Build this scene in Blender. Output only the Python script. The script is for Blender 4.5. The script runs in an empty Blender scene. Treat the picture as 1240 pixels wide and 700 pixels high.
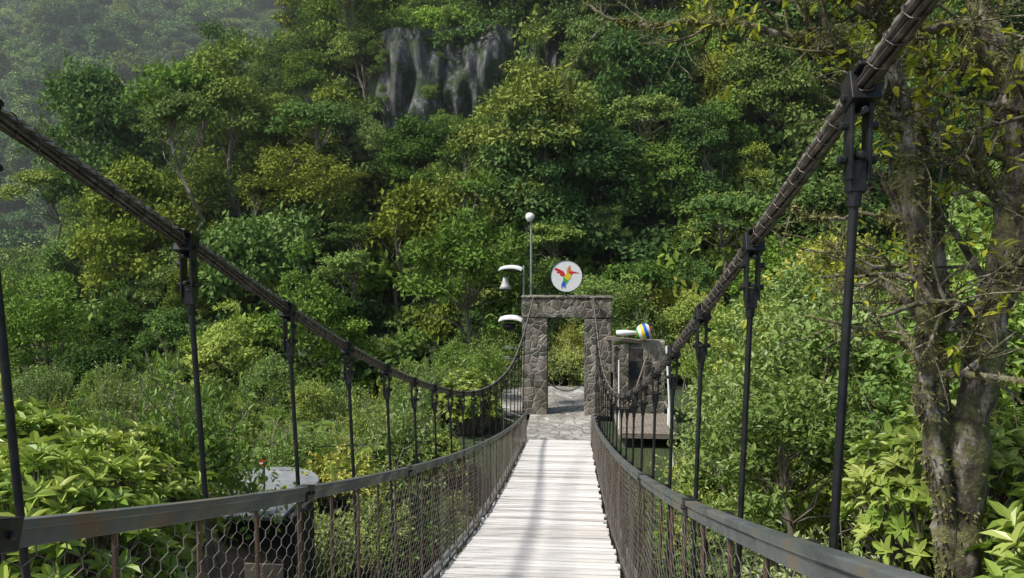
import bpy, math, numpy as np
from mathutils import Vector, Matrix
R0=np.random.default_rng(7)
scene=bpy.context.scene
def nrm(a): return a/np.maximum(np.linalg.norm(a,axis=-1,keepdims=True),1e-9)
# ---------------------------------------------------------------- helpers
class Geo:
    def __init__(s): s.V=[];s.F=[];s.M=[];s.A=[];s.n=0
    def add(s,V,F,mi=0,var=0.5):
        V=np.asarray(V,float).reshape(-1,3);F=np.asarray(F,int).reshape(-1,4)
        s.V.append(V);s.F.append(F+s.n);s.n+=len(V)
        s.M.append(np.full(len(F),mi));s.A.append(np.broadcast_to(np.asarray(var,float),(len(V),)).copy())
    def mesh(s,name,mats,smooth=False):
        V=np.concatenate(s.V);F=np.concatenate(s.F);M=np.concatenate(s.M);A=np.concatenate(s.A)
        me=bpy.data.meshes.new(name)
        me.vertices.add(len(V));me.vertices.foreach_set('co',V.ravel())
        me.loops.add(F.size);me.loops.foreach_set('vertex_index',F.ravel().astype(np.int32))
        me.polygons.add(len(F));me.polygons.foreach_set('loop_start',(np.arange(len(F))*4).astype(np.int32))
        for m in mats: me.materials.append(m)
        me.polygons.foreach_set('material_index',M.astype(np.int32))
        me.update(calc_edges=True)
        me.polygons.foreach_set('use_smooth',np.full(len(F),bool(smooth)))
        at=me.attributes.new('var','FLOAT','POINT');at.data.foreach_set('value',A.astype(np.float32))
        me.update()
        return me
    def obj(s,name,mats,parent=None,smooth=False,bevel=0):
        o=bpy.data.objects.new(name,s.mesh(name,mats,smooth));scene.collection.objects.link(o)
        if parent: o.parent=parent
        if bevel:
            b=o.modifiers.new('bevel','BEVEL');b.width=bevel;b.segments=2;b.limit_method='ANGLE'
        return o
def empty(name,loc=(0,0,0)):
    o=bpy.data.objects.new(name,None);o.location=loc;scene.collection.objects.link(o);o.empty_display_size=.2;return o
BF=np.array([[0,3,2,1],[4,5,6,7],[0,1,5,4],[1,2,6,5],[2,3,7,6],[3,0,4,7]])
def box(g,c,size,rot=None,mi=0,var=.5):
    x,y,z=[q/2 for q in size]
    V=np.array([[-x,-y,-z],[x,-y,-z],[x,y,-z],[-x,y,-z],[-x,-y,z],[x,-y,z],[x,y,z],[-x,y,z]])
    if rot is not None: V=V@np.array(rot.to_3x3()).T
    g.add(V+np.array(c),BF,mi,var)
def tube(g,P,r,k=8,mi=0,var=.5):
    P=np.asarray(P,float);n=len(P);r=np.broadcast_to(np.asarray(r,float),(n,))
    T=nrm(np.gradient(P,axis=0))
    mean=np.abs(T.mean(0)); ref=np.eye(3)[int(np.argmin(mean))]
    U=nrm(np.cross(T,ref));W=np.cross(T,U)
    a=np.arange(k)*2*math.pi/k
    V=P[:,None,:]+r[:,None,None]*(U[:,None,:]*np.cos(a)[None,:,None]+W[:,None,:]*np.sin(a)[None,:,None])
    i=np.arange(n-1)[:,None]*k;j=np.arange(k)[None,:];j2=(j+1)%k
    F=np.stack([i+j,i+j2,i+k+j2,i+k+j],-1).reshape(-1,4)
    g.add(V.reshape(-1,3),F,mi,var if np.isscalar(var) else np.repeat(var,k))
def rod(g,a,b,r,k=8,mi=0,var=.5):
    a=np.array(a,float);b=np.array(b,float);d=(b-a)/max(np.linalg.norm(b-a),1e-9)*.0005
    r0=r1=r
    if not np.isscalar(r): r0,r1=r
    tube(g,[a,a+d,b-d,b],[1e-4,r0,r1,1e-4],k,mi,var)
def sweep(g,P,w,h,mi=0,var=.5):
    P=np.asarray(P,float);n=len(P)
    off=np.array([[-w/2,0,-h/2],[w/2,0,-h/2],[w/2,0,h/2],[-w/2,0,h/2]])
    V=(P[:,None,:]+off[None]).reshape(-1,3)
    i=np.arange(n-1)[:,None]*4;j=np.arange(4)[None];j2=(j+1)%4
    F=np.stack([i+j,i+j2,i+4+j2,i+4+j],-1).reshape(-1,4)
    F=np.concatenate([F,[[3,2,1,0]],[[4*n-4,4*n-3,4*n-2,4*n-1]]])
    g.add(V,F,mi,var)
def lathe(g,prof,c,axis='z',k=24,mi=0,var=.5,rot=None):
    prof=np.array(prof,float);n=len(prof);a=np.arange(k)*2*math.pi/k
    V=np.stack([prof[:,0][:,None]*np.cos(a),prof[:,0][:,None]*np.sin(a),np.repeat(prof[:,1][:,None],k,1)],-1).reshape(-1,3)
    if axis=='y': V=V[:,[0,2,1]]
    if axis=='x': V=V[:,[2,0,1]]
    if rot is not None: V=V@np.array(rot.to_3x3()).T
    i=np.arange(n-1)[:,None]*k;j=np.arange(k)[None];j2=(j+1)%k
    F=np.stack([i+j,i+j2,i+k+j2,i+k+j],-1).reshape(-1,4)
    g.add(V+np.array(c),F,mi,var)
def spline(xs,ys):
    xs=np.array(xs,float);ys=np.array(ys,float);n=len(xs);h=np.diff(xs)
    A=np.eye(n);b=np.zeros(n)
    for i in range(1,n-1):
        A[i,i-1]=h[i-1];A[i,i]=2*(h[i-1]+h[i]);A[i,i+1]=h[i];b[i]=3*((ys[i+1]-ys[i])/h[i]-(ys[i]-ys[i-1])/h[i-1])
    c=np.linalg.solve(A,b)
    def f(x):
        x=np.asarray(x,float);i=np.clip(np.searchsorted(xs,x)-1,0,n-2);d=x-xs[i]
        bb=(ys[i+1]-ys[i])/h[i]-h[i]*(2*c[i]+c[i+1])/3;dd=(c[i+1]-c[i])/(3*h[i])
        return ys[i]+bb*d+c[i]*d*d+dd*d**3
    return f
def leaves(g,C,D,N,L,W,mi=0,var=.5,fine=False,fold=.15,droop=.15):
    n=len(C);D=nrm(D);S=nrm(np.cross(D,N));N=nrm(np.cross(S,D))
    L=np.broadcast_to(L,(n,))[:,None];W=np.broadcast_to(W,(n,))[:,None]
    var=np.broadcast_to(var,(n,))
    if fine:
        b=C;t=C+D*L-N*L*droop
        r1=C+D*L*.3+S*W*.5+N*W*fold;l1=C+D*L*.3-S*W*.5+N*W*fold
        r2=C+D*L*.68+S*W*.4+N*(W*fold-L*droop*.3);l2=C+D*L*.68-S*W*.4+N*(W*fold-L*droop*.3)
        V=np.stack([b,r1,r2,t,l2,l1],1).reshape(-1,3);i=np.arange(n)[:,None]*6
        F=np.concatenate([i+np.array([[0,1,2,3]]),i+np.array([[0,3,4,5]])]);g.add(V,F,mi,np.repeat(var,6))
    else:
        V=np.stack([C,C+D*L*.5+S*W*.5,C+D*L-N*L*droop,C+D*L*.5-S*W*.5],1).reshape(-1,3)
        F=np.arange(n)[:,None]*4+np.arange(4)[None];g.add(V,F,mi,np.repeat(var,4))
# ---------------------------------------------------------------- materials
def newmat(name):
    m=bpy.data.materials.new(name);m.use_nodes=True;nt=m.node_tree
    return m,nt,nt.nodes['Principled BSDF'],nt.nodes['Material Output']
def ramp(nt,stops,src):
    r=nt.nodes.new('ShaderNodeValToRGB');e=r.color_ramp.elements
    while len(e)<len(stops): e.new(.5)
    for q,(p,c) in zip(e,stops): q.position=p;q.color=(*c,1)
    nt.links.new(src,r.inputs[0]);return r.outputs[0]
def noise(nt,scale,detail=6,vec=None,rough=.6,dist=0):
    n=nt.nodes.new('ShaderNodeTexNoise');n.inputs['Scale'].default_value=scale;n.inputs['Detail'].default_value=detail
    n.inputs['Roughness'].default_value=rough;n.inputs['Distortion'].default_value=dist
    if vec is not None: nt.links.new(vec,n.inputs['Vector'])
    return n.outputs[0]
def coord(nt,scale=(1,1,1)):
    t=nt.nodes.new('ShaderNodeTexCoord');m=nt.nodes.new('ShaderNodeMapping');m.inputs['Scale'].default_value=scale
    nt.links.new(t.outputs['Object'],m.inputs[0]);return m.outputs[0]
def math_(nt,op,a,b):
    m=nt.nodes.new('ShaderNodeMath');m.operation=op
    for i,q in enumerate((a,b)):
        if isinstance(q,(int,float)): m.inputs[i].default_value=q
        else: nt.links.new(q,m.inputs[i])
    return m.outputs[0]
def mixc(nt,f,a,b,mode='MIX'):
    m=nt.nodes.new('ShaderNodeMix');m.data_type='RGBA';m.blend_type=mode
    for i,q in ((0,f),(6,a),(7,b)):
        if isinstance(q,(int,float)): m.inputs[i].default_value=q
        elif isinstance(q,tuple): m.inputs[i].default_value=(*q,1)
        else: nt.links.new(q,m.inputs[i])
    return m.outputs[2]
def bump(nt,h,bs,st,dist=.02):
    b=nt.nodes.new('ShaderNodeBump');b.inputs['Strength'].default_value=st;b.inputs['Distance'].default_value=dist
    nt.links.new(h,b.inputs['Height']);nt.links.new(b.outputs[0],bs.inputs['Normal'])
def attr(nt):
    a=nt.nodes.new('ShaderNodeAttribute');a.attribute_name='var';return a.outputs['Fac']
def leafmat(name,cols,trans=.3,objw=.6,gloss=0.0,rough=.4):
    m,nt,bs,out=newmat(name)
    oi=nt.nodes.new('ShaderNodeObjectInfo')
    f=math_(nt,'ADD',math_(nt,'MULTIPLY',oi.outputs['Random'],objw),math_(nt,'MULTIPLY',attr(nt),1-objw))
    c=ramp(nt,[(i/(len(cols)-1),q) for i,q in enumerate(cols)],f)
    c=mixc(nt,1.0,c,oi.outputs['Color'],'MULTIPLY')
    nt.nodes.remove(bs)
    df=nt.nodes.new('ShaderNodeBsdfDiffuse');nt.links.new(c,df.inputs[0]);last=df.outputs[0]
    if trans:
        tr=nt.nodes.new('ShaderNodeBsdfTranslucent')
        c2=mixc(nt,.4,c,(.26,.34,.04));nt.links.new(c2,tr.inputs[0])
        mx=nt.nodes.new('ShaderNodeMixShader');mx.inputs[0].default_value=trans
        nt.links.new(last,mx.inputs[1]);nt.links.new(tr.outputs[0],mx.inputs[2]);last=mx.outputs[0]
    if gloss:
        gl_=nt.nodes.new('ShaderNodeBsdfGlossy');gl_.inputs['Roughness'].default_value=rough;gl_.inputs[0].default_value=(1,1,1,1)
        mx=nt.nodes.new('ShaderNodeMixShader');mx.inputs[0].default_value=gloss
        nt.links.new(last,mx.inputs[1]);nt.links.new(gl_.outputs[0],mx.inputs[2]);last=mx.outputs[0]
    nt.links.new(last,out.inputs[0])
    return m
def surf(name,stops,scale=4,rough=.8,bs_=.3,bd=.01,sc=(1,1,1),metal=0,varw=0,detail=8):
    m,nt,bs,out=newmat(name);v=coord(nt,sc);n=noise(nt,scale,detail,v)
    f=n
    if varw: f=math_(nt,'ADD',math_(nt,'MULTIPLY',n,1-varw),math_(nt,'MULTIPLY',attr(nt),varw))
    c=ramp(nt,stops,f);nt.links.new(c,bs.inputs['Base Color']);bs.inputs['Roughness'].default_value=rough
    bs.inputs['Metallic'].default_value=metal
    if bs_: bump(nt,noise(nt,scale*3,8,v),bs,bs_,bd)
    return m
M={}
M['forest']=leafmat('forest_leaves',[(.055,.10,.034),(.10,.165,.047),(.16,.235,.062),(.23,.305,.08),(.32,.365,.13)],.15,.5)
M['far']=leafmat('distant_forest_leaves',[(.08,.135,.055),(.135,.205,.07),(.19,.265,.09),(.28,.34,.12)],0,.5)
M['shrub']=leafmat('shrub_leaves',[(.065,.115,.03),(.125,.195,.045),(.20,.275,.065),(.28,.335,.095),(.36,.38,.18)],.28,.4,.02)
M['broad']=leafmat('broad_leaves',[(.10,.19,.035),(.19,.295,.05),(.32,.41,.08),(.46,.50,.15)],.3,.2,.02,.35)
M['yellow']=leafmat('young_yellow_leaves',[(.26,.32,.03),(.45,.47,.05),(.60,.56,.09)],.5,.2)
M['moss']=leafmat('moss_tufts',[(.10,.10,.035),(.20,.20,.07),(.34,.33,.16)],.3,.1)
M['bark']=surf('bark',[(.3,(.10,.08,.06)),(.55,(.22,.19,.15)),(.75,(.40,.37,.31))],3,.9,0,.03,(1,1,.3))
def mossbark():
    m,nt,bs,out=newmat('mossy_bark');v=coord(nt)
    c1=ramp(nt,[(.3,(.025,.018,.013)),(.50,(.10,.08,.06)),(.63,(.38,.34,.29))],noise(nt,9,8,coord(nt,(1,1,.35))))
    c2=ramp(nt,[(.3,(.055,.06,.018)),(.7,(.27,.26,.11))],noise(nt,25,6,v))
    f=ramp(nt,[(.46,(0,0,0)),(.57,(1,1,1))],noise(nt,3.2,8,v,.7))
    nt.links.new(mixc(nt,f,c1,c2),bs.inputs['Base Color']);bs.inputs['Roughness'].default_value=.95
    bump(nt,noise(nt,22,8,v,.7),bs,1,.04);return m
M['mossbark']=mossbark()
def ground():
    m,nt,bs,out=newmat('forest_floor');v=coord(nt)
    c=ramp(nt,[(.3,(.015,.028,.010)),(.5,(.032,.055,.018)),(.65,(.05,.065,.025))],noise(nt,.6,10,v,.75))
    nt.links.new(c,bs.inputs['Base Color']);bs.inputs['Roughness'].default_value=1
    bump(nt,noise(nt,1.5,10,v),bs,.8,.5);return m
M['ground']=ground()
def rock():
    m,nt,bs,out=newmat('cliff_rock');v=coord(nt,(1,1,.16));w=coord(nt)
    c=ramp(nt,[(.36,(.04,.044,.042)),(.50,(.13,.13,.128)),(.60,(.27,.27,.26)),(.74,(.44,.43,.40))],noise(nt,1.6,12,v,.75,.6))
    g=ramp(nt,[(.45,(0,0,0)),(.55,(1,1,1))],noise(nt,.6,10,w,.75))
    nt.links.new(mixc(nt,g,c,(.045,.07,.03)),bs.inputs['Base Color']);bs.inputs['Roughness'].default_value=.95
    bump(nt,noise(nt,1.6,10,v,.7),bs,1,.5);return m
M['rock']=rock()
def stone(name,sc,a,b,mort,moss=.0):
    m,nt,bs,out=newmat(name);v=coord(nt)
    n=nt.nodes.new('ShaderNodeTexNoise');n.inputs['Scale'].default_value=3;nt.links.new(v,n.inputs['Vector'])
    vv=mixc(nt,.07,v,n.outputs['Color'],'ADD')
    vo=nt.nodes.new('ShaderNodeTexVoronoi');vo.feature='DISTANCE_TO_EDGE';vo.inputs['Scale'].default_value=sc;nt.links.new(vv,vo.inputs['Vector'])
    vc=nt.nodes.new('ShaderNodeTexVoronoi');vc.inputs['Scale'].default_value=sc;nt.links.new(vv,vc.inputs['Vector'])
    sep=nt.nodes.new('ShaderNodeSeparateColor');nt.links.new(vc.outputs['Color'],sep.inputs[0])
    f=math_(nt,'ADD',math_(nt,'MULTIPLY',sep.outputs[0],.7),math_(nt,'MULTIPLY',noise(nt,12,8,v),.3))
    c=ramp(nt,[(.15,a),(.5,tuple((p+q)/2 for p,q in zip(a,b))),(.8,b)],f)
    e=ramp(nt,[(.0,(1,1,1)),(.03,(1,1,1)),(.06,(0,0,0))],vo.outputs['Distance'])
    c=mixc(nt,e,c,mort)
    ms=ramp(nt,[(.50,(0,0,0)),(.62,(1,1,1))],noise(nt,1.1,10,v,.75))
    c=mixc(nt,math_(nt,'MULTIPLY',ms,moss),c,(.06,.08,.03))
    st=ramp(nt,[(.45,(.5,.48,.44)),(.6,(1,1,1))],noise(nt,2.0,8,coord(nt,(1,1,.25)),.7))
    c=mixc(nt,.8,c,st,'MULTIPLY')
    nt.links.new(c,bs.inputs['Base Color']);bs.inputs['Roughness'].default_value=.9
    h=ramp(nt,[(0,(0,0,0)),(.12,(1,1,1))],vo.outputs['Distance']);bump(nt,mixc(nt,.3,h,noise(nt,20,6,v)),bs,.9,.04)
    return m
M['stone']=stone('fieldstone_masonry',3.4,(.08,.072,.062),(.36,.32,.26),(.36,.34,.29),.8)
M['flag']=stone('flagstone_paving',2.2,(.32,.31,.29),(.48,.47,.44),(.26,.25,.22),.1)
M['plank']=surf('weathered_planks',[(.2,(.28,.25,.22)),(.36,(.50,.47,.43)),(.54,(.70,.67,.63)),(.85,(.80,.78,.75))],7,.8,.4,.004,(.35,3.5,3.5),0,.35)
M['black']=surf('black_painted_steel',[(.35,(.010,.011,.012)),(.6,(.024,.025,.026)),(.72,(.06,.04,.03))],14,.45,.3,.003,metal=.3)
def railm():
    m,nt,bs,out=newmat('rusty_painted_rail');v=coord(nt,(1,.6,1))
    c=ramp(nt,[(.3,(.055,.065,.062)),(.5,(.115,.13,.125)),(.58,(.15,.13,.095)),(.7,(.19,.115,.065))],noise(nt,5,10,v,.72,.4))
    nt.links.new(c,bs.inputs['Base Color']);bs.inputs['Metallic'].default_value=.25
    nt.links.new(ramp(nt,[(.4,(.38,.38,.38)),(.6,(.8,.8,.8))],noise(nt,6,6,v)),bs.inputs['Roughness'])
    bump(nt,noise(nt,30,6,v),bs,.25,.004);return m
M['rail']=railm()
M['wire']=surf('rusty_wire',[(.3,(.13,.11,.09)),(.7,(.28,.26,.23))],8,.6,0,metal=.4)
M['post']=surf('rust_brown_steel',[(.3,(.05,.032,.022)),(.7,(.14,.085,.055))],8,.7,.2,.003,metal=.2)
M['cable']=surf('greased_steel_rope',[(.3,(.025,.021,.018)),(.55,(.085,.07,.062)),(.75,(.22,.19,.165))],18,.42,.5,.004,metal=.45)
M['strand']=surf('bright_steel_strand',[(.3,(.14,.115,.10)),(.7,(.55,.50,.44))],30,.4,.3,.003,metal=.5)
M['white']=surf('white_paint',[(.3,(.70,.70,.68)),(.7,(.82,.82,.81))],5,.45,0)
M['galv']=surf('galvanised_steel',[(.3,(.22,.23,.23)),(.7,(.40,.41,.40))],7,.45,.1,.002,metal=.5)
M['concrete']=surf('concrete',[(.3,(.12,.13,.135)),(.55,(.20,.215,.22)),(.75,(.29,.305,.31))],2,.85,.3,.01)
M['darkwall']=surf('dark_timber_wall',[(.3,(.015,.014,.013)),(.7,(.05,.045,.04))],5,.8,.4,.01,(4,4,.4))
M['wood']=surf('old_wood',[(.3,(.13,.105,.085)),(.7,(.30,.26,.21))],4,.8,.3,.01,(.5,3,3))
def flat(name,c,r=.5):
    m,nt,bs,out=newmat(name);bs.inputs['Roughness'].default_value=r
    v=coord(nt);nt.links.new(mixc(nt,math_(nt,'MULTIPLY',noise(nt,6,4,v),.25),c,tuple(q*.6 for q in c)),bs.inputs['Base Color']);return m
for k_,c_ in dict(red=(.60,.02,.02),yel=(.75,.55,.02),grn=(.05,.40,.06),blu=(.02,.12,.55),org=(.75,.20,.02)).items(): M[k_]=flat('paint_'+k_,c_)
M['bell']=flat('grey_enamel',(.45,.45,.42),.4)
# ---------------------------------------------------------------- terrain
def ss(t): t=np.clip(t,0,1);return t*t*(3-2*t)
def wav(x,y):
    return (np.sin(x*.11+1.3+.6*np.sin(y*.05))*np.cos(y*.07+.4)*2.6+np.sin(x*.23+y*.17)*1.2+np.sin(x*.047-y*.031+2)*3.2)
def smin(a,b,k): 
    h=np.clip(.5+.5*(b-a)/k,0,1);return b*(1-h)+a*h-k*h*(1-h)
CL=[(-9.6,68.5,12.0,5.5,9.0,5),(-15.0,67.5,13.5,5,7,8),(-3.2,71.0,16.0,2.4,5.5,9)]
def HT(x,y):
    x=np.asarray(x,float);y=np.asarray(y,float)
    side=np.abs(x+.5)
    near=-9.6+(4.2-1.6*ss((y-8)/16))*ss((side-2.3)/3.5)
    near=near-2.5*ss((-8-x)/14)+2.2*ss((x-9)/12)+.25*np.sin(x*.9)*np.cos(y*.8)
    lf=ss((-5-x)/4)*ss((y-15)/8);near=near*(1-lf)+(-3.4-.175*y+.25*np.sin(x*.9)*np.cos(y*.8))*lf
    landing=ss((y-23.5)/2.5)*ss((x+7)/3)*ss((20-x)/8)
    near=near*(1-landing)+(-7.05)*landing
    near=np.where(y<0,near+ss(-y/3)*5.5*ss((3.5-side)/1.5),near)
    m1=smin(-9+.82*(y-42-.65*np.maximum(-x-24,0))+wav(x,y)*ss((y-44)/22),88+1.85*x+.5*wav(y,x),6)
    m1=m1+.30*np.maximum(x-25,0)*ss((y-25)/30)
    for c in CL:
        gx_=ss((c[3]/2+4-np.abs(x-c[0]))/4);top=c[2]+c[4]-1.0
        up=ss((y-c[1]-.6)/1.6)*(1-ss((y-c[1]-5)/12))*gx_
        m1=m1+np.maximum(top-m1,0)*up
        dn=ss((y-c[1]+9)/4)*(1-ss((y-c[1]-.2)/1.0))*gx_
        m1=m1-np.maximum(m1-(c[2]-1.0-(c[1]-y)*.5),0)*dn
    m2=-24+.62*(y-150)+.12*(-x-100)+wav(x*.4,y*.4)*3
    w=ss((y-38)/8)
    h=near*(1-w)+np.maximum(-16+0*x,near-8*ss((y-45)/20))*w
    h=np.maximum(h,np.where(y>38,m1,-99));h=np.maximum(h,np.where(y>115,m2,-99))
    return h
gx=np.unique(np.concatenate([np.arange(-460,-40,6),np.arange(-40,40,1.),np.arange(40,330,6)]))
gy=np.unique(np.concatenate([np.arange(-60,-6,6),np.arange(-6,90,1.),np.arange(90,130,2.5),np.arange(130,640,8)]))
X,Y=np.meshgrid(gx,gy);Z=HT(X,Y)
g=Geo();nx=len(gx);i=np.arange(len(gy)-1)[:,None]*nx+np.arange(nx-1)[None]
g.add(np.stack([X,Y,Z],-1),np.stack([i,i+1,i+nx+1,i+nx],-1));g.obj('ground',[M['ground']],smooth=True)
def cliff(name,cx,cy,cz,w,h,seed):
    rg=np.random.default_rng(seed);w=w+3;nu,nv=90,70;u=np.linspace(-1,1,nu);v=np.linspace(0,1,nv);U,Vv=np.meshgrid(u,v)
    dep=np.zeros_like(U)
    for q in range(34):
        f=rg.uniform(2,22);a=rg.uniform(0,6.28);dep+=np.sin(U*f+a+Vv*rg.uniform(-1,2.5))*np.cos(Vv*rg.uniform(1,9)+a)*1.5/f
    PX=cx+U*w/2;PY=cy-1.2-dep*.8+Vv*1.2+np.abs(U)**3*4.5;PZ=cz-2.5+Vv*(h+2.0)
    g=Geo();i=np.arange(nv-1)[:,None]*nu+np.arange(nu-1)[None]
    g.add(np.stack([PX,PY,PZ],-1),np.stack([i,i+1,i+nu+1,i+nu],-1));return g.obj(name,[M['rock']],smooth=False)
for q,c in enumerate(CL): cliff('rock_cliff',*c)
# ---------------------------------------------------------------- trees
def sph(rg,n):
    v=rg.normal(size=(n,3));return nrm(v)
def crown(g,rg,lobes,dens,L,W,mi=0,fine=False,lift=.45,flat=.75,up=.45):
    for (c,r) in lobes:
        n=int(dens*r*r);d=sph(rg,n);d[:,2]=np.where(d[:,2]<-.25,-d[:,2]*rg.uniform(.2,1,n),d[:,2])
        rad=r*rg.uniform(.62,1.12,n)*(1+.26*np.sin(d[:,0]*5+d[:,1]*7+r*9)+.15*np.sin(d[:,1]*13+d[:,2]*11+r*5))
        p=c+d*rad[:,None]*np.array([1,1,flat])
        N=nrm(d*.6+np.array([0,0,up])+rg.normal(size=(n,3))*.42)
        D=nrm(d*.5+rg.normal(size=(n,3))*.7+np.array([0,0,-.15]));
        lv=rg.uniform(.1,.9);s=rg.uniform(.6,1.3,n)
        leaves(g,p,D,N,L*s,W*s,mi,np.clip(lv*.55+rg.uniform(0,.5,n)*.7+.12*d[:,2],0,1),fine)
def wig(a,b,rg,n=7,am=.06):
    a=np.array(a,float);b=np.array(b,float);t=np.linspace(0,1,n)[:,None];l=np.linalg.norm(b-a)
    return a+(b-a)*t+rg.normal(size=(n,3))*am*l*np.sin(t*math.pi)*.6
def tree(name,seed,H,R,kind,mats,L=.42,W=.26,dens=95,fine=False,nl=20,branch=True):
    rg=np.random.default_rng(seed);g=Geo();lobes=[]
    for q in range(nl):
        a=rg.uniform(0,6.28);f=math.sqrt(rg.uniform(0,1));rad=R*.8*f
        if kind=='round': z=H-R*.45-H*.62*f**3*rg.uniform(.5,1)+rg.normal()*R*.12;r=R*rg.uniform(.22,.40)
        elif kind=='umb': z=H-R*.25-R*.3*f*f+rg.normal()*R*.10;r=R*rg.uniform(.18,.32)
        elif kind=='tall': f2=rg.uniform(0,1);rad=R*.72*(1-.55*f2);z=H*.18+f2*H*.72;r=R*rg.uniform(.24,.42)
        else: z=H-R*.4-H*.5*f*rg.uniform(.4,1)+rg.normal()*R*.2;r=R*rg.uniform(.14,.26)
        lobes.append((np.array([math.cos(a)*rad,math.sin(a)*rad,max(z,H*.12)]),r))
    crown(g,rg,lobes,dens,L,W,0,fine,flat=.5 if kind=='umb' else .8)
    top=np.array([rg.normal()*.5,rg.normal()*.5,H*.74]);tr=.02*H*.6+.04
    P=wig((0,0,-1.5),top,rg,8,.05);tube(g,P,np.linspace(tr,tr*.4,8),7,1)
    for c,r in lobes:
        zz=c[2]-.35*np.linalg.norm(c[:2]);k=int(np.clip(np.searchsorted(P[:,2],zz)-1+rg.integers(-1,1),2,7));P2=wig(P[k],c,rg,5,.12);tube(g,P2,np.linspace(tr*.28,tr*.07,5),4,1)
    return g.mesh(name,mats)
FM=[M['forest'],M['bark']];SM=[M['shrub'],M['bark']];AM=[M['far'],M['bark']]
kinds=['round','round','umb','tall','wisp','round','wisp','tall','round','umb']
FH=[9,11,11,12,11,7,12,9,6,13];FR=[3.6,4.4,3.6,3.0,3.8,3.2,4.2,2.6,3.8,3.4];FN=[34,42,22,36,48,28,44,30,36,20]
forest=[tree('forest_tree_%d'%q,100+q,FH[q],FR[q],kinds[q],FM,L=[.30,.36,.34,.27,.24,.30,.33,.26,.40,.3][q],W=[.18,.2,.2,.15,.13,.19,.16,.15,.24,.17][q],dens=[210,170,200,240,330,210,230,250,140,210][q],nl=FN[q]) for q in range(10)]
def thicket(name,seed):
    rg=np.random.default_rng(seed);g=Geo();lobes=[(np.array([rg.uniform(-2.4,2.4),rg.uniform(-2.4,2.4),rg.uniform(.3,1.6)]),rg.uniform(.7,1.3)) for q in range(13)]
    crown(g,rg,lobes,85,.42,.26,0,False,flat=.8);return g.mesh(name,FM)
thk=[thicket('thicket_%d'%q,150+q) for q in range(3)]
far=[tree('distant_tree_%d'%q,200+q,[12,15,16,12][q],[6,7,5.5,7.5][q],['round','round','tall','umb'][q],AM,L=.65,W=.42,dens=55,nl=34) for q in range(4)]
def place(me,parent,x,y,z,s,rz,tilt=(0,0),sz=1,col=None):
    o=bpy.data.objects.new(me.name,me);scene.collection.objects.link(o);o.parent=parent
    o.location=(x,y,z);o.rotation_euler=(tilt[0],tilt[1],rz);o.scale=(s,s,s*sz)
    o.color=(*(col if col is not None else (1,1,1)),1);return o
TINT=[(1,1,1),(.8,.92,.92),(1.35,1.15,.75),(.62,.75,.8),(1.15,1.25,.85),(1.5,1.35,1.2),(.7,.85,.65),(.95,1.0,1.15)]
pf=empty('forest')
def cliffzone(x,y,a,b,m):
    return any(abs(x-c[0])<c[3]/2+m and c[1]+a<y<c[1]+b for c in CL)
sp=3.7
for yy in np.arange(39,126,sp):
    for xx in np.arange(-1.02*yy-5,.95*yy+8,sp):
        x=xx+R0.uniform(-1.8,1.8);y=yy+R0.uniform(-1.8,1.8);z=float(HT(x,y))
        if z-9>.42*y: continue
        if y<41 and abs(x)<8: continue
        if cliffzone(x,y,-5,1.6,.8): continue
        near_c=.5 if cliffzone(x,y,-15,-4.9,1.5) else 1
        k=R0.choice(10,p=[.14,.12,.08,.14,.11,.11,.10,.09,.07,.04])
        s=R0.choice([.55,.75,.9,1.15])*R0.uniform(.85,1.15)*(.72 if y<48 else 1)*near_c
        t=np.array(TINT[R0.integers(8)])*R0.uniform(.75,1.3)
        place(forest[k],pf,x,y,z-.6-.1*s,s,R0.uniform(0,6.28),(R0.normal()*.10-.05,R0.normal()*.10),R0.uniform(.75,1.25),t)
for yy in np.arange(42,100,3.2):
    for xx in np.arange(-.95*yy-3,.85*yy+4,3.2):
        x=xx+R0.uniform(-1.5,1.5);y=yy+R0.uniform(-1.5,1.5);z=float(HT(x,y))
        if z-3>.42*y or cliffzone(x,y,-4,1.6,.3) or (y<42 and abs(x)<7): continue
        place(thk[R0.integers(3)],pf,x,y,z-.5,R0.uniform(.8,1.3),R0.uniform(0,6.28),(.45,0) if y>48 else (0,0),R0.uniform(.8,1.5),np.array(TINT[R0.integers(8)])*R0.uniform(.65,1.0))
for c in CL:
    for q in range(int(c[3]*2.2)):
        x=c[0]+R0.uniform(-.6,.6)*c[3]*(1.0);v=R0.uniform(0,1);
        if abs(x-c[0])<c[3]*.30 and .15<v<.9 and R0.random()<.75: continue
        place(forest[[0,5,3,8][R0.integers(4)]],pf,x,c[1]-1.0+v*1.2+abs(x-c[0])/c[3]*2,c[2]-1+v*c[4],R0.uniform(.14,.28),R0.uniform(0,6),(.5,0),1.2,(1,1.05,1))
pd=empty('distant_forest')
for yy in np.arange(116,400,6.6):
    for xx in np.arange(-1.1*yy,-.40*yy,6.8):
        x=xx+R0.uniform(-3,3);y=yy+R0.uniform(-3,3);z=float(HT(x,y))
        if z-14>.46*y: continue
        place(far[R0.integers(4)],pd,x,y,z-1.5,R0.uniform(.5,1.15),R0.uniform(0,6.28),(0,0),R0.uniform(.8,1.3),np.array(TINT[R0.integers(8)])*R0.uniform(.85,1.35))
# humid air filling the gorge beyond the gate (a real, very thin scattering volume)
g=Geo();box(g,(-60,236,30),(620,400,150));hz=g.obj('valley_haze',[])
m=bpy.data.materials.new('humid_air');m.use_nodes=True;nt=m.node_tree;nt.nodes.remove(nt.nodes['Principled BSDF'])
vs=nt.nodes.new('ShaderNodeVolumeScatter');vs.inputs['Color'].default_value=(.90,.96,1,1);vs.inputs['Density'].default_value=.0005;vs.inputs['Anisotropy'].default_value=.1
nt.links.new(vs.outputs[0],nt.nodes['Material Output'].inputs['Volume']);hz.data.materials.append(m)
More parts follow.
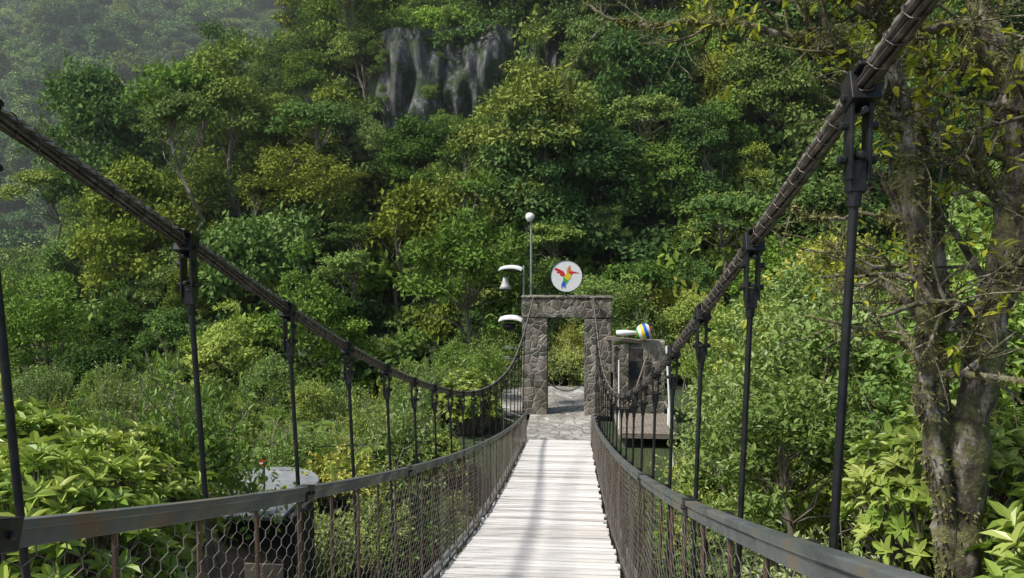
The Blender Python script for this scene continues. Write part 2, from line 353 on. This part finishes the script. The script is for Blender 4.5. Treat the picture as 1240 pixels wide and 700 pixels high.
# shrubs
def shrub(name,seed,R,H,L,W,dens,mats,nl=14):
    rg=np.random.default_rng(seed);g=Geo();lobes=[]
    for q in range(nl):
        a=rg.uniform(0,6.28);f=math.sqrt(rg.uniform());lobes.append((np.array([math.cos(a)*R*.75*f,math.sin(a)*R*.75*f,H*(.9-.55*f*f)*rg.uniform(.6,1)]),R*rg.uniform(.26,.42)))
    crown(g,rg,lobes,dens,L,W,0,True,flat=.85)
    for c,r in lobes: tube(g,wig((rg.normal()*.1,rg.normal()*.1,-.6),c+np.array([0,0,r*.4]),rg,6,.1),np.linspace(.035,.01,6),5,1)
    for q in range(34):
        c,r=lobes[rg.integers(nl)];d=nrm(rg.normal(size=3)+np.array([0,0,1.1]));P=wig(c,c+d*(r+R*rg.uniform(.2,.5)),rg,6,.12);tube(g,P,.007,4,1)
        n=22;t=rg.uniform(.35,1,n);pp=c+(P[-1]-c)*t[:,None]+rg.normal(size=(n,3))*.03
        leaves(g,pp,nrm(rg.normal(size=(n,3))+d*.5),nrm(rg.normal(size=(n,3))*.5+np.array([0,0,1])),L*1.1,W,0,rg.uniform(.5,1,n),True)
    return g.mesh(name,mats)
shr=[shrub('shrub_mesh_%d'%q,300+q,[1.6,1.9,1.4,2.2][q],[2.2,2.6,2.6,2.4][q],[.14,.11,.17,.13][q],[.07,.05,.085,.06][q],[520,620,420,480][q],SM) for q in range(4)]
def rosette(name,seed,R,H,L,W,nros,mats):
    rg=np.random.default_rng(seed);g=Geo()
    for q in range(nros):
        d=nrm(rg.normal(size=3));d[2]=abs(d[2]);rr=rg.uniform(.65,1)
        c=np.array([d[0]*R*rr,d[1]*R*rr,H*.35+d[2]*H*.6*rr]);ax=nrm(d*.7+np.array([0,0,.7])+rg.normal(size=3)*.25)
        n=rg.integers(7,12);a=np.arange(n)*2.4+rg.uniform(0,6);u=nrm(np.cross(ax,[.3,.9,.1]));v=np.cross(ax,u)
        el=np.linspace(.15,1.0,n)[:,None]
        D=nrm((u*np.cos(a)[:,None]+v*np.sin(a)[:,None])+ax*el*.9);N=nrm(ax-D*.3+rg.normal(size=(n,3))*.12)
        s=rg.uniform(.7,1.15,n);vv=rg.uniform(.1,.75)+np.linspace(0,.3,n)
        leaves(g,c+rg.normal(size=(n,3))*.015,D,N,L*s,W*s,0,np.clip(vv,0,1),True,.18,.22)
        tube(g,wig((c[0]*.25,c[1]*.25,0),c,rg,5,.08),np.linspace(.02,.008,5),4,1)
    return g.mesh(name,mats)
BM=[M['broad'],M['bark']]
ros=[rosette('broadleaf_mesh_%d'%q,400+q,[1.3,1.5,1.1][q],[2.6,2.3,1.9][q],[.19,.23,.30][q],[.075,.085,.11][q],[330,340,180][q],BM) for q in range(3)]
def fern(name,seed,n=16,Lf=1.8):
    rg=np.random.default_rng(seed);g=Geo()
    for q in range(n):
        a=rg.uniform(0,6.28);l=Lf*rg.uniform(.6,1.1);t=np.linspace(0,1,14)[:,None];rise=rg.uniform(.5,1.1)
        d=np.array([math.cos(a),math.sin(a),0]);P=d*l*t*.8+np.array([0,0,1])*(rise*l*t-l*.75*t**2.2)+np.array([0,0,.2])
        tube(g,P,np.linspace(.014,.004,14),4,1)
        k=44;tt=np.linspace(.12,1,k);C=np.stack([np.interp(tt,t[:,0],P[:,j]) for j in range(3)],1)
        s=np.array([-d[1],d[0],0])
        for sg in(-1,1):
            leaves(g,C,nrm(s*sg+d*.35+np.array([0,0,-.25])),np.tile([0,0,1.],(k,1)),.34*np.sin(tt*2.7+.35)*Lf/1.8+.03,.035,0,rg.uniform(.3,.9),False)
    return g.mesh(name,SM)
fer=[fern('fern_mesh_%d'%q,500+q) for q in range(2)]
mid=[tree('midtree_%d'%q,600+q,[6,7,5.5][q],[2.3,2.5,2.2][q],['round','wisp','tall'][q],SM,L=.17,W=.085,dens=400,fine=True,nl=[30,46,30][q]) for q in range(3)]
pu=empty('undergrowth')
def hut_zone(x,y): return (-8.8<x<-4.4 and 11<y<18)
for yy in np.arange(2.0,42,1.6):
    for xx in np.arange(-36,30,1.75):
        x=xx+R0.uniform(-.7,.7);y=yy+R0.uniform(-.7,.7);sd=abs(x+.5)
        t=np.array(TINT[R0.integers(8)])*R0.uniform(.85,1.25)
        if sd<2.9 and y<26.5: 
            if R0.random()<.6 and y<22: place(shr[R0.integers(4)],pu,x,y,float(HT(x,y))-.4,R0.uniform(.6,.9),R0.uniform(0,6),col=t)
            continue
        if y>=22.5 and -3.8<x<5.5 and y<36: continue
        if x>y*1.15+4 or x<-y*1.15-5: continue
        z=float(HT(x,y))
        if hut_zone(x,y): continue
        if y<6 and sd<4.6: continue
        r=R0.random();s=R0.uniform(.6,1.1)*(.85 if x<-5 and y>14 else 1)
        if r<.72: place(shr[R0.integers(4)],pu,x,y,z-.4,s,R0.uniform(0,6),(R0.normal()*.1,R0.normal()*.1),R0.uniform(.8,1.15),t)
        elif r<.82: place(fer[R0.integers(2)],pu,x,y,z+.6,R0.uniform(.7,1.2),R0.uniform(0,6),col=t)
        elif r<.9: place(ros[R0.integers(3)],pu,x,y,z-.2,s,R0.uniform(0,6))
        else: place(shr[1],pu,x,y,z-.2,s*1.1,R0.uniform(0,6),(0,0),1.35,t)
for x,y,z,s in [(-8.3,13.8,-7.0,.8),(-4.7,16.4,-7.4,.75),(-9.2,16.0,-7.0,.9),(-7.2,11.0,-7.2,.75),(-4.3,12.2,-7.4,.7),(-5.4,14.6,-7.5,.8),(-6.8,14.3,-7.55,.8),(-7.9,14.9,-7.45,.75),(-6.1,14.9,-7.5,.8),(-7.2,14.6,-7.55,.75),(-4.6,11.2,-7.6,.7),(-6.1,11.5,-7.9,.7)]:
    place(shr[R0.integers(4)],pu,x,y,z,s,R0.uniform(0,6),col=(1,1.05,.9))
for x,y,z,s,k in [(-5.0,6.4,-4.3,1.0,0),(-6.6,7.2,-4.2,1.05,1),(-5.9,9.0,-4.8,1.0,0),(-3.9,5.2,-5.0,.8,1),(-7.6,9.5,-4.6,1.1,1),
                  (3.9,6.0,-4.3,.95,2),(5.3,6.6,-4.2,1.1,1),(3.1,6.6,-4.9,.9,2),(6.2,8.2,-4.2,1.2,2),(4.9,9.6,-4.6,1.1,0)]:
    o=place(ros[k],None,x,y,z,s,R0.uniform(0,6),col=(1.12,1.1,1.05) if x<0 else (1,1,1));o.name='broadleaf_bush'
for x,y,s,k in [(4.4,14,.85,0),(6.6,13.5,.95,1),(8.8,15,1.1,0),(3.9,18.5,.8,2),(6.2,18,1.05,0),(8.6,20,1.2,1),(11.5,18,1.3,0),(5.6,23,.95,1),(8,25,1.2,0),(12,24,1.4,2),(14,20,1.4,0),(16,26,1.5,1),
              (9.6,10.5,1.0,1),(11.5,12.5,1.2,0),(6.8,30,1.1,0),(10,32,1.3,1),(-19,29,.6,1),(-11,31,.55,2),(-26,34,.8,0),(-8,36,.6,1),(-16,37,.7,0),(-5.5,36,.6,0)]:
    o=place(mid[k],None,x,y,float(HT(x,y))-.3,s,R0.uniform(0,6),(R0.normal()*.1,R0.normal()*.1),R0.uniform(.85,1.15),np.array(TINT[R0.integers(8)])*1.1);o.name='small_tree'
# ---------------------------------------------------------------- mossy tree (right)
rt=empty('mossy_tree')
rg=np.random.default_rng(42);gt=Geo();gm=Geo();gl=Geo()
def tuft(P,r,dens,L):
    seg=np.linalg.norm(np.diff(P,axis=0),axis=1).sum();n=int(seg*dens)
    if n<1:return
    t=rg.uniform(0,1,n)**1;q=np.linspace(0,1,len(P));C=np.stack([np.interp(t,q,P[:,j]) for j in range(3)],1);rr=np.interp(t,q,r)
    d=sph(rg,n);cl=(np.sin(t*seg*7+P[0,0]*9)+np.sin(t*seg*17+2)*.6)>-.35
    C=C[cl];d=d[cl];rr=rr[cl];n=len(C)
    if n<1:return
    leaves(gm,C+d*rr[:,None]*.8,nrm(d+np.array([0,0,-.5])),sph(rg,n),L*rg.uniform(.5,1.4,n),L*.45,0,rg.uniform(0,1,n),False)
def grow(p,d,l,r,dep):
    n=max(6,int(l/.16));P=[np.array(p,float)];d=nrm(np.array(d,float));k=rg.normal(size=3)*.12
    for q in range(n):
        k=k*.8+rg.normal(size=3)*.11;d=nrm(d+k*.55+np.array([0,0,.02]));P.append(P[-1]+d*l/n)
    P=np.array(P);rr=np.linspace(r,r*.35,len(P));tube(gt,P,rr,7 if r>.02 else 4)
    tuft(P,rr,130 if r>.03 else 55,.05 if r>.03 else .03)
    if dep>0:
        m=int(rg.integers(3,6))
        for q in range(m):
            i=int(rg.uniform(.25,1)*(len(P)-1));dd=nrm(P[i]-P[i-1]);s=nrm(np.cross(dd,rg.normal(size=3)))
            grow(P[i],dd*.6+s*.8,l*rg.uniform(.4,.65),rr[i]*.6,dep-1)
    elif rg.random()<.14:
        n=int(rg.integers(3,8));leaves(gl,P[-1]+rg.normal(size=(n,3))*.06,sph(rg,n),nrm(rg.normal(size=(n,3))*.4+np.array([0,0,1])),rg.uniform(.08,.15,n),.045,0,rg.uniform(0,1,n),True)
def stem(pts,r0,r1,kids,dep=2,kl=1.3,kr=.5,fr=.2):
    pts=np.array(pts,float);t=np.arange(len(pts));f=[spline(t,pts[:,j]) for j in range(3)];tt=np.linspace(0,len(pts)-1,12*len(pts))
    P=np.stack([q(tt) for q in f],1);P+=np.stack([np.sin(tt*9+j)*.02 for j in range(3)],1)+rg.normal(size=P.shape)*.006
    rr=np.linspace(r0,r1,len(P))*(1+.10*np.sin(tt*11)+rg.normal(size=len(P))*.05)
    tube(gt,P,rr,12);tuft(P,rr,480,.075)
    for q in range(kids):
        i=int(rg.uniform(fr,.98)*(len(P)-1));dd=nrm(P[i]-P[i-1]) if i else np.array([0,0,1.]);s=nrm(np.cross(dd,rg.normal(size=3)))
        grow(P[i],dd*.5+s*.9,kl*rg.uniform(.5,1.3),min(rr[i]*kr,.05),dep)
stem([(3.9,8,-5.6),(4.02,8,-3.6),(4.12,8,-1.9),(4.36,8,-.3),(4.48,8.05,1.2),(4.1,8.1,2.5),(3.9,8.3,4.2)],.23,.10,13,2,1.4,.35,.45)
stem([(3.98,7.95,-3.9),(3.80,7.9,-2.6),(3.62,7.9,-1.5),(3.55,7.8,-.7),(3.36,7.8,.5),(3.25,7.8,1.4),(3.0,7.8,2.4),(2.7,7.8,4)],.12,.07,14,2,1.2,.5,.3)
stem([(4.1,8,-2.3),(3.9,8.3,-1.3),(3.95,8.4,-.2),(3.75,8.5,1.0),(3.8,8.6,2.2),(3.5,8.6,3.6)],.09,.05,10,2,1.2,.5,.2)
stem([(4.4,8,-.2),(4.7,7.7,.8),(4.75,7.5,2.0),(4.4,7.4,3.4)],.12,.06,8,2,1.2,.4,.1)
stem([(3.26,7.8,1.3),(2.9,7.9,1.85),(2.3,8,2.15),(1.5,8.2,2.4),(.7,8.4,2.45),(.1,8.6,2.75)],.055,.015,12,1,.8,.5,.1)
stem([(3.05,7.8,2.2),(2.5,7.6,2.5),(1.9,7.6,2.85),(1.2,7.8,2.9)],.05,.015,9,2,.9,.5,.1)
stem([(3.3,7.8,.9),(2.8,7.6,1.6),(2.4,7.5,2.2),(2.2,7.6,3.0)],.045,.02,9,2,.9,.5,.1)
stem([(4.15,8.1,2.4),(3.4,7.7,2.15),(2.9,7.5,2.5),(2.3,7.4,2.55)],.05,.02,9,2,.8,.5,.1)
stem([(3.45,7.85,0.1),(3.05,7.9,.35),(2.6,8.0,.3),(2.2,8.0,.45)],.03,.01,6,1,.6,.6,.1)
for q in range(40):
    p=np.array([rg.uniform(2.6,4.9),rg.uniform(7.6,8.8),rg.uniform(1.0,3.0)])
    grow(p,rg.normal(size=3),rg.uniform(.3,.9),.012,0)
n=230;C=np.stack([rg.normal(3.85,.45,n),rg.normal(8.2,.35,n),rg.normal(1.75,.32,n)],1)
leaves(gl,C,nrm(rg.normal(size=(n,3))+np.array([0,0,-.4])),nrm(rg.normal(size=(n,3))*.6+np.array([0,-.4,.6])),rg.uniform(.08,.17,n),.06,0,rg.uniform(0,1,n),True)
gt.obj('trunk_and_branches',[M['mossbark']],rt,True);gm.obj('moss',[M['moss']],rt);gl.obj('leaves',[M['yellow']],rt)
# ---------------------------------------------------------------- bridge
br=empty('suspension_bridge')
railz=spline([-4,0,1.98,4.34,7.46,11,15.6,20,26],[1.0,-.22,-.83,-1.50,-2.29,-3.10,-4.05,-4.88,-5.84])
def rh(y): return 1.38-.42*ss((np.asarray(y)-12)/14)
def deckz(y): return railz(y)-rh(y)
XL,XR=-1.65,.65
g=Geo();ys=np.arange(-3.8,26,.205)
for q,y in enumerate(ys):
    sl=math.atan(float((deckz(y+.05)-deckz(y-.05))/.1))
    rot=Matrix.Rotation(R0.normal()*.006,4,'Z')@Matrix.Rotation(sl+R0.normal()*.01,4,'X')@Matrix.Rotation(R0.normal()*.003,4,'Y')
    j=R0.normal()*.018
    box(g,(-.5+j,y,float(deckz(y))-.02+R0.normal()*.003),(2.2,.16+R0.normal()*.006,.04),rot,0,np.clip(R0.normal(.5,.28),0,1))
g.obj('deck_planks',[M['plank']],br,bevel=.005)
yy=np.linspace(-4,26,120);g=Geo()
for x in(-1.5,-.9,-.1,.5): sweep(g,np.stack([yy*0+x,yy,deckz(yy)-.11],1),.08,.12)
for x in(XL-.12,XR+.12): sweep(g,np.stack([yy*0+x,yy,deckz(yy)-.08],1),.14,.05)
for y in np.arange(-3.7,26,1.2): box(g,(-.5,y,float(deckz(y))-.22),(2.7,.1,.1))
g.obj('stringers_and_crossbeams',[M['galv']],br)
g=Geo()
for x in(XL,XR):
    sweep(g,np.stack([yy*0+x,yy,railz(yy)],1),.055,.085)
    sweep(g,np.stack([yy*0+x,yy,deckz(yy)+.09],1),.03,.04)
    sweep(g,np.stack([yy*0+x-.034*np.sign(x),yy,railz(yy)+.028],1),.008,.03)
for x,y0 in((XL,1.85),(XL,4.4),(XL,7.2),(XR,4.1),(XR,6.9)):
    s=math.atan(float((railz(y0+.1)-railz(y0-.1))/.2));rot=Matrix.Rotation(s,4,'X')
    box(g,(x,y0,float(railz(y0))),(.078,.34 if y0<3 else .12,.098),rot,1)
    for k in(-.12,.12) if y0<3 else (-.03,.03):
        for sx in(-1,1): rod(g,(x+sx*.037,y0+k,float(railz(y0+k))),(x+sx*.052,y0+k,float(railz(y0+k))),.013,6,1)
g.obj('handrails',[M['rail'],M['black']],br,bevel=.005)
g=Geo()
for x in(XL,XR):
    for y in np.arange(-3.5,26,.6):
        rod(g,(x,y,float(deckz(y))-.12),(x+R0.normal()*.004,y+R0.normal()*.008,float(railz(y))-.03),.012,6)
g.obj('fence_posts',[M['post']],br)
g=Geo();a=.066;off=[.5,.5,-.5,-.5]
for sx,x in((1,XL+.02),(-1,XR-.02)):
    cols=np.arange(-2.5,26,a)
    for ci,y0 in enumerate(cols):
        hh=float(rh(y0))-.06;nr=int(hh/.12)+1
        zz=np.concatenate([np.array([0,.037,.064,.101])+k*.128 for k in range(nr)]);zz=zz[zz<hh]
        s=np.array((off*nr)[:len(zz)])*(1 if ci%2 else -1)
        y=y0+s*a*.96+.006*np.sin(zz*9+y0*2);bul=.012*np.sin(y0*3.1)+.01*np.sin(y0*1.3+zz*5)
        tube(g,np.stack([x+bul,y,deckz(y0)+.02+zz+(deckz(y)-deckz(y0))+.008*np.sin(y0*4)],1),.0018,3)
g.obj('wire_mesh',[M['wire']],br)
# main cables
cz=spline([-4,0,1.93,3.55,4.75,5.9,7.1,8.3,9.5,10.7,14,17.4,21.2,25,30],[3.2,1.38,.60,0,-.43,-.82,-1.19,-1.53,-1.83,-2.12,-2.76,-3.15,-3.25,-2.85,-2.0])
clx=spline([-4,0,2.3,3.5,4.7,7,14,20,25,30],[-2.2,-2.03,-1.935,-1.89,-1.86,-1.83,-1.79,-1.72,-1.66,-1.62])
crx=spline([-4,0,2.35,3.55,4.75,8,14,20,25,30],[1.1,.93,.84,.82,.80,.78,.78,.78,.78,.77])
g=Geo();t=np.arange(-4,30,.02)
for fi,fx in enumerate((clx,crx)):
    P=np.stack([fx(t),t,cz(t)],1);T=nrm(np.gradient(P,axis=0));U=nrm(np.cross([1,0,0],T));W=np.cross(T,U)
    for k in range(6):
        ph=t*2*math.pi/2.6+k*math.pi/3
        tube(g,P+.0185*(U*np.cos(ph)[:,None]+W*np.sin(ph)[:,None]),.0098,6)
    tube(g,P,.014,6)
    P2=P+U*.037
    for k in range(2):
        ph=-t*2*math.pi/.11+k*math.pi
        tube(g,P2+.008*(U*np.cos(ph)[:,None]+W*np.sin(ph)[:,None]),.0095,5,1)
    t2=np.arange(-4,30,.011);Pb=np.stack([fx(t2),t2,cz(t2)],1);ph=t2*2*math.pi/.10
    Ub=np.stack([np.interp(t2,t,U[:,j]) for j in range(3)],1);Wb=np.stack([np.interp(t2,t,W[:,j]) for j in range(3)],1)
    tube(g,Pb+Ub*.010+Ub*.040*np.cos(ph)[:,None]+Wb*.031*np.sin(ph)[:,None],.0028,4)
g.obj('main_cables',[M['cable'],M['strand']],br,True)
g=Geo()
for fx,xb in((clx,XL-.09),(crx,XR+.09)):
    for y in np.arange(-2.5,26,1.2):
        c=np.array([float(fx(y)),y,float(cz(y))]);b=np.array([xb,y,float(deckz(y))-.2])
        sl=math.atan(float((cz(y+.05)-cz(y-.05))/.1));rot=Matrix.Rotation(sl,4,'X')
        box(g,c+[0,0,.0],(.085,.085,.09),rot)
        box(g,c+[0,0,.044],(.065,.15,.014),rot)
        d=nrm(b-c)
        for sx in(-1,1):
            box(g,c+d*.13+[sx*.026,0,0],(.012,.06,.26))
            for dz in(.02,.10,.2):
                p=c+d*dz+[sx*.03,0,0];rod(g,p-[0,.0,0],p+[sx*.025,0,0],.014,6)
        for dz in(.06,.19):
            p=c+d*dz;rod(g,p-[0,.05,0],p+[0,.05,0],.012,6)
        box(g,c+d*.25,(.05,.045,.09))
        rod(g,c+d*.22,c+d*.34,(.026,.02),10);rod(g,c+d*.33,b,.0145,8)
        box(g,(xb+(.03 if xb<0 else -.03),y,float(railz(y))),(.09,.05,.05))
g.obj('hangers',[M['black']],br,bevel=.003)
# ---------------------------------------------------------------- gate and terrace
GZ=-6.8
g=Geo();box(g,(-.4,28.4,GZ-.15),(2.7,4.75,.3));box(g,(-.1,33.6,GZ-.17),(6.5,5.6,.3))
g.obj('landing_pavement',[M['flag']],bevel=.01)
g=Geo();box(g,(-.4,25.95,GZ-.7),(3.4,.5,1.36));g.obj('stone_abutment',[M['stone']])
gate=empty('stone_gateway',(0,0,0))
g=Geo()
box(g,(-1.575,30.5,GZ+1.95),(1.03,1.0,3.98));box(g,(.98,30.5,GZ+1.95),(1.08,1.0,3.98))
g.obj('pillars',[M['stone']],gate,bevel=.03)
g=Geo();box(g,(-.285,30.5,-2.43),(3.64,1.03,.80));g.obj('lintel',[M['stone']],gate,bevel=.03)
g=Geo();box(g,(-.285,30.5,-2.0),(3.72,1.1,.05));g.obj('coping',[M['stone']],gate,bevel=.015)
# round sign with hummingbird
sg=empty('round_sign');sc=np.array([-.3,30.2,-1.15])
g=Geo();lathe(g,[(.001,-.03),(.63,-.03),(.63,.03),(.001,.03)],sc,'y',48);g.obj('panel',[M['white']],sg)
g=Geo();lathe(g,[(.63,-.045),(.66,-.045),(.66,.045),(.63,.045),(.63,-.045)],sc,'y',48);rod(g,sc+[0,0,-.64],sc+[0,0,-.85],.03,8);box(g,sc+[0,0,-.81],(.3,.2,.02));g.obj('frame',[M['black']],sg)
def poly(name,pts,m,parent,dy):
    me=bpy.data.meshes.new(name);me.from_pydata([(sc[0]+p[0],sc[1]-dy,sc[2]+p[1]) for p in pts],[],[tuple(range(len(pts)))]);me.materials.append(M[m])
    o=bpy.data.objects.new(name,me);scene.collection.objects.link(o);o.parent=parent
poly('wing_left',[(-.02,.02),(-.12,.20),(-.42,.34),(-.50,.26),(-.36,.20),(-.40,.12),(-.26,.10),(-.26,.02),(-.14,-.02)],'red',sg,.034)
poly('wing_right',[(.02,.10),(.03,.30),(.14,.46),(.17,.30),(.20,.24),(.14,.10)],'org',sg,.036)
poly('head',[(.08,.12),(.16,.20),(.27,.20),(.55,.12),(.27,.12),(.20,.04)],'red',sg,.038)
poly('body',[(-.10,.0),(.06,.14),(.20,.06),(.16,-.10),(.02,-.18)],'yel',sg,.040)
poly('belly',[(-.12,.0),(.02,-.16),(.10,-.14),(.0,-.30),(-.14,-.24)],'grn',sg,.042)
poly('tail',[(-.14,-.20),(-.02,-.28),(-.06,-.50),(-.13,-.38),(-.20,-.52),(-.20,-.34)],'blu',sg,.044)
# lamps
lp=empty('street_lamp');g=Geo();rod(g,(-1.80,31.4,GZ-.1),(-1.80,31.4,1.2),(.06,.045),10);g.obj('pole',[M['galv']],lp)
g=Geo();lathe(g,[(.001,.16),(.10,.15),(.17,.06),(.21,-.08),(.19,-.10),(.001,-.09)],(-1.86,31.3,1.3),'z',20,rot=Matrix.Rotation(-.7,4,'Y')@Matrix.Rotation(.5,4,'X'));g.obj('lamp_head',[M['white']],lp,True)
g=Geo();rod(g,(-1.8,31.4,1.15),(-1.84,31.33,1.3),.07,8);g.obj('collar',[M['galv']],lp)
def hoodlamp(z,bell):
    e=empty('hooded_lamp');g=Geo();xc=-2.68
    th=np.linspace(-1.0,1.0,12)
    for k in range(11):
        a,b=th[k],th[k+1];V=[]
        for q in(a,b):
            X_=xc+math.sin(q)*.58;Z_=z+.24*math.cos(q)
            V+= [(X_,31.05,Z_-.06),(X_,31.85,Z_+.02),(X_,31.85,Z_+.07),(X_,31.05,Z_-.01)]
        g.add(V,[[0,4,5,1],[1,5,6,2],[2,6,7,3],[3,7,4,0]])
    g.obj('hood',[M['white']],e)
    g=Geo();rod(g,(-2.15,31.45,z+.02),(-3.1,31.45,z+.1),.03,6)
    rod(g,(xc-.1,31.45,z+.1),(xc-.2,31.45,z-.28),.02,6);rod(g,(-2.15,31.45,z-.55),(xc-.1,31.45,z-.1),.018,6);g.obj('bracket',[M['black']],e)
    g=Geo()
    if bell: lathe(g,[(.001,.02),(.10,0),(.13,-.16),(.20,-.34),(.28,-.47),(.26,-.47),(.001,-.36)],(xc-.22,31.45,z-.22),'z',20)
    else: lathe(g,[(.001,.0),(.28,-.02),(.30,-.14),(.22,-.28),(.001,-.34)],(xc-.05,31.45,z-.02),'z',18)
    g.obj('lamp',[M['bell'] if bell else M['black']],e,True)
hoodlamp(-1.05,True);hoodlamp(-3.2,False)
ut=empty('utility_pole');g=Geo();rod(g,(-2.12,31.45,GZ-.1),(-2.12,31.45,-.75),(.05,.04),8)
for z in(-4.3,-4.75): rod(g,(-2.12,31.45,z),(-2.9,31.3,z+.05),.02,6);box(g,(-2.8,31.3,z+.08),(.2,.15,.1))
g.obj('pole',[M['galv']],ut)
# terrace right of gate
te=empty('viewing_terrace');g=Geo()
for q in range(14): box(g,(1.72+q*.145,27.6,-6.52),(.135,3.2,.05),None,0,R0.random())
g.obj('floor_boards',[M['wood']],te,bevel=.004)
g=Geo();box(g,(2.65,27.6,-6.62),(2.1,3.2,.12));box(g,(3.55,26.2,-6.5),(.12,.12,1.0));
for y in(26.2,27.6,29.0): box(g,(3.55,y,-8),(.14,.14,2.7));box(g,(1.8,y,-8),(.14,.14,2.7))
box(g,(3.55,27.6,-6.0),(.07,3.0,.07));g.obj('frame',[M['wood']],te,bevel=.006)
g=Geo();box(g,(1.90,30.0,-5.3),(.6,.6,2.8));box(g,(3.2,30.0,-5.2),(.85,.6,3.0));box(g,(2.49,30.15,-6.0),(.56,.4,1.3));box(g,(2.49,30.1,-4.3),(.56,.45,.5));g.obj('stone_piers',[M['stone']],te,bevel=.02)
g=Geo();box(g,(2.49,30.7,-5.6),(2.1,.08,3.2));g.obj('back_wall',[M['concrete']],te)
g=Geo();box(g,(2.45,29.9,-3.72),(2.3,.22,.14),Matrix.Rotation(.10,4,'Y'));box(g,(1.55,29.6,-4.3),(.07,.07,1.3));
rod(g,(2.2,29.5,-6.4),(2.9,29.6,-4.3),.035,6)
g.obj('beams',[M['wood']],te,bevel=.006)
g=Geo();P=np.array([(3.12,25.2,-3.3),(3.2,25.2,-4.6),(3.28,25.2,-6),(3.45,25.2,-7.9)]);tube(g,P,.04,8)
tube(g,[(1.62,26.6,-4.0),(1.64,26.6,-6.5)],.03,8);rod(g,(3.2,25.2,-6.0),(3.5,27.6,-5.95),.025);g.obj('white_posts',[M['white']],te)
ba=empty('striped_ball');g=Geo();bc=np.array([2.78,29.6,-3.32])
th=np.linspace(0,math.pi,17)
names=['white','red','white','blu','yel','white','grn','org']
for k in range(8):
    seg=th[2*k:2*k+3];lathe(g,[(max(.33*math.sin(a),.001),.33*math.cos(a)) for a in seg],bc,'z',24,k,rot=Matrix.Rotation(1.25,4,'Y'))
g.obj('ball',[M[n_] for n_ in names],ba,True)
g=Geo();lathe(g,[(.001,0),(.10,.02),(.12,.3),(.08,.8),(.001,.85)],bc+np.array([-1.1,0,-.05]),'x',16);g.obj('nozzle',[M['white']],ba,True)
fe=empty('landing_fence');g=Geo()
for x,y in[(-1.75,26.2),(-2.6,27.4),(-3.5,28.6),(-4.5,29.6)]: rod(g,(x,y,-7.0),(x,y,-6.0),.03,6)
for z in(-6.05,-6.35): tube(g,[(-1.75,26.2,z),(-2.6,27.4,z),(-3.5,28.6,z),(-4.5,29.6,z)],.02,6)
g.obj('rails',[M['galv']],fe)
g=Geo();s=np.linspace(0,1,12);tube(g,np.stack([-1.1+1.6*s,31.5+0*s,-5.75-.35*np.sin(s*math.pi)],1),.03,6);rf=g.obj('rope_barrier',[M['galv']])
# hut and flat roof lower left
hu=empty('service_hut');g=Geo();box(g,(-5.9,12.9,-6.35),(2.1,1.0,3.3));g.obj('walls',[M['darkwall']],hu,bevel=.02)
g=Geo();box(g,(-5.75,12.85,-4.66),(1.5,1.3,.07),Matrix.Rotation(.03,4,'X'));g.obj('roof',[M['concrete']],hu,bevel=.01)
g=Geo();box(g,(-5.4,12.37,-6.5),(.7,.05,1.9));g.obj('door',[M['wood']],hu)
rtc=empty('flat_roof_building');g=Geo();lathe(g,[(.001,.0),(1.3,.0),(1.33,-.02),(1.33,-.09),(.9,-.1)],(-7.4,16.9,-5.6),'z',40);g.obj('roof',[M['concrete']],rtc)
g=Geo();lathe(g,[(1.0,-.1),(1.0,-2.8)],(-7.4,16.9,-5.6),'z',24);g.obj('walls',[M['darkwall']],rtc)
pfn=empty('path_fence');g=Geo()
for q in range(5): rod(g,(-6.9+q*.75,18.6+q*.5,-7.3),(-6.9+q*.75,18.6+q*.5,-5.15-q*.08),.018,6)
for dz in(0,-.35): rod(g,(-6.9,18.6,-5.2+dz),(-3.9,20.6,-5.5+dz),.016,6)
g.obj('rails',[M['black']],pfn)
ns=empty('red_notice_board');g=Geo();rod(g,(-6.6,15.2,-6.5),(-6.6,15.2,-4.45),.02,6);box(g,(-6.6,15.16,-4.6),(.20,.03,.12),None,1);box(g,(-6.6,15.14,-4.6),(.14,.012,.03),None,2);g.obj('board',[M['black'],M['red'],M['white']],ns)
# ---------------------------------------------------------------- light & camera
w=bpy.data.worlds.new('World');scene.world=w;w.use_nodes=True;nt=w.node_tree
sky=nt.nodes.new('ShaderNodeTexSky');sky.sky_type='NISHITA';sky.sun_disc=False
el,az=math.radians(54),math.radians(-116)
sky.sun_elevation=el;sky.sun_rotation=az;sky.air_density=1.0;sky.dust_density=2.0
nt.links.new(sky.outputs[0],nt.nodes['Background'].inputs[0]);nt.nodes['Background'].inputs[1].default_value=.15
L=bpy.data.lights.new('sun','SUN');L.energy=5;L.angle=math.radians(7);L.color=(1,.96,.88)
so=bpy.data.objects.new('sun',L);scene.collection.objects.link(so)
d=Vector((math.sin(az)*math.cos(el),math.cos(az)*math.cos(el),math.sin(el)))
so.rotation_euler=d.to_track_quat('Z','Y').to_euler()
cam=bpy.data.cameras.new('camera');co=bpy.data.objects.new('camera',cam);scene.collection.objects.link(co)
cam.sensor_width=36;cam.lens=36*900/1240;cam.clip_start=.05;cam.clip_end=2000
co.rotation_euler=(math.radians(90-3.18),0,math.radians(4.76));scene.camera=co
scene.view_settings.view_transform='Standard';scene.view_settings.look='None';scene.view_settings.exposure=0
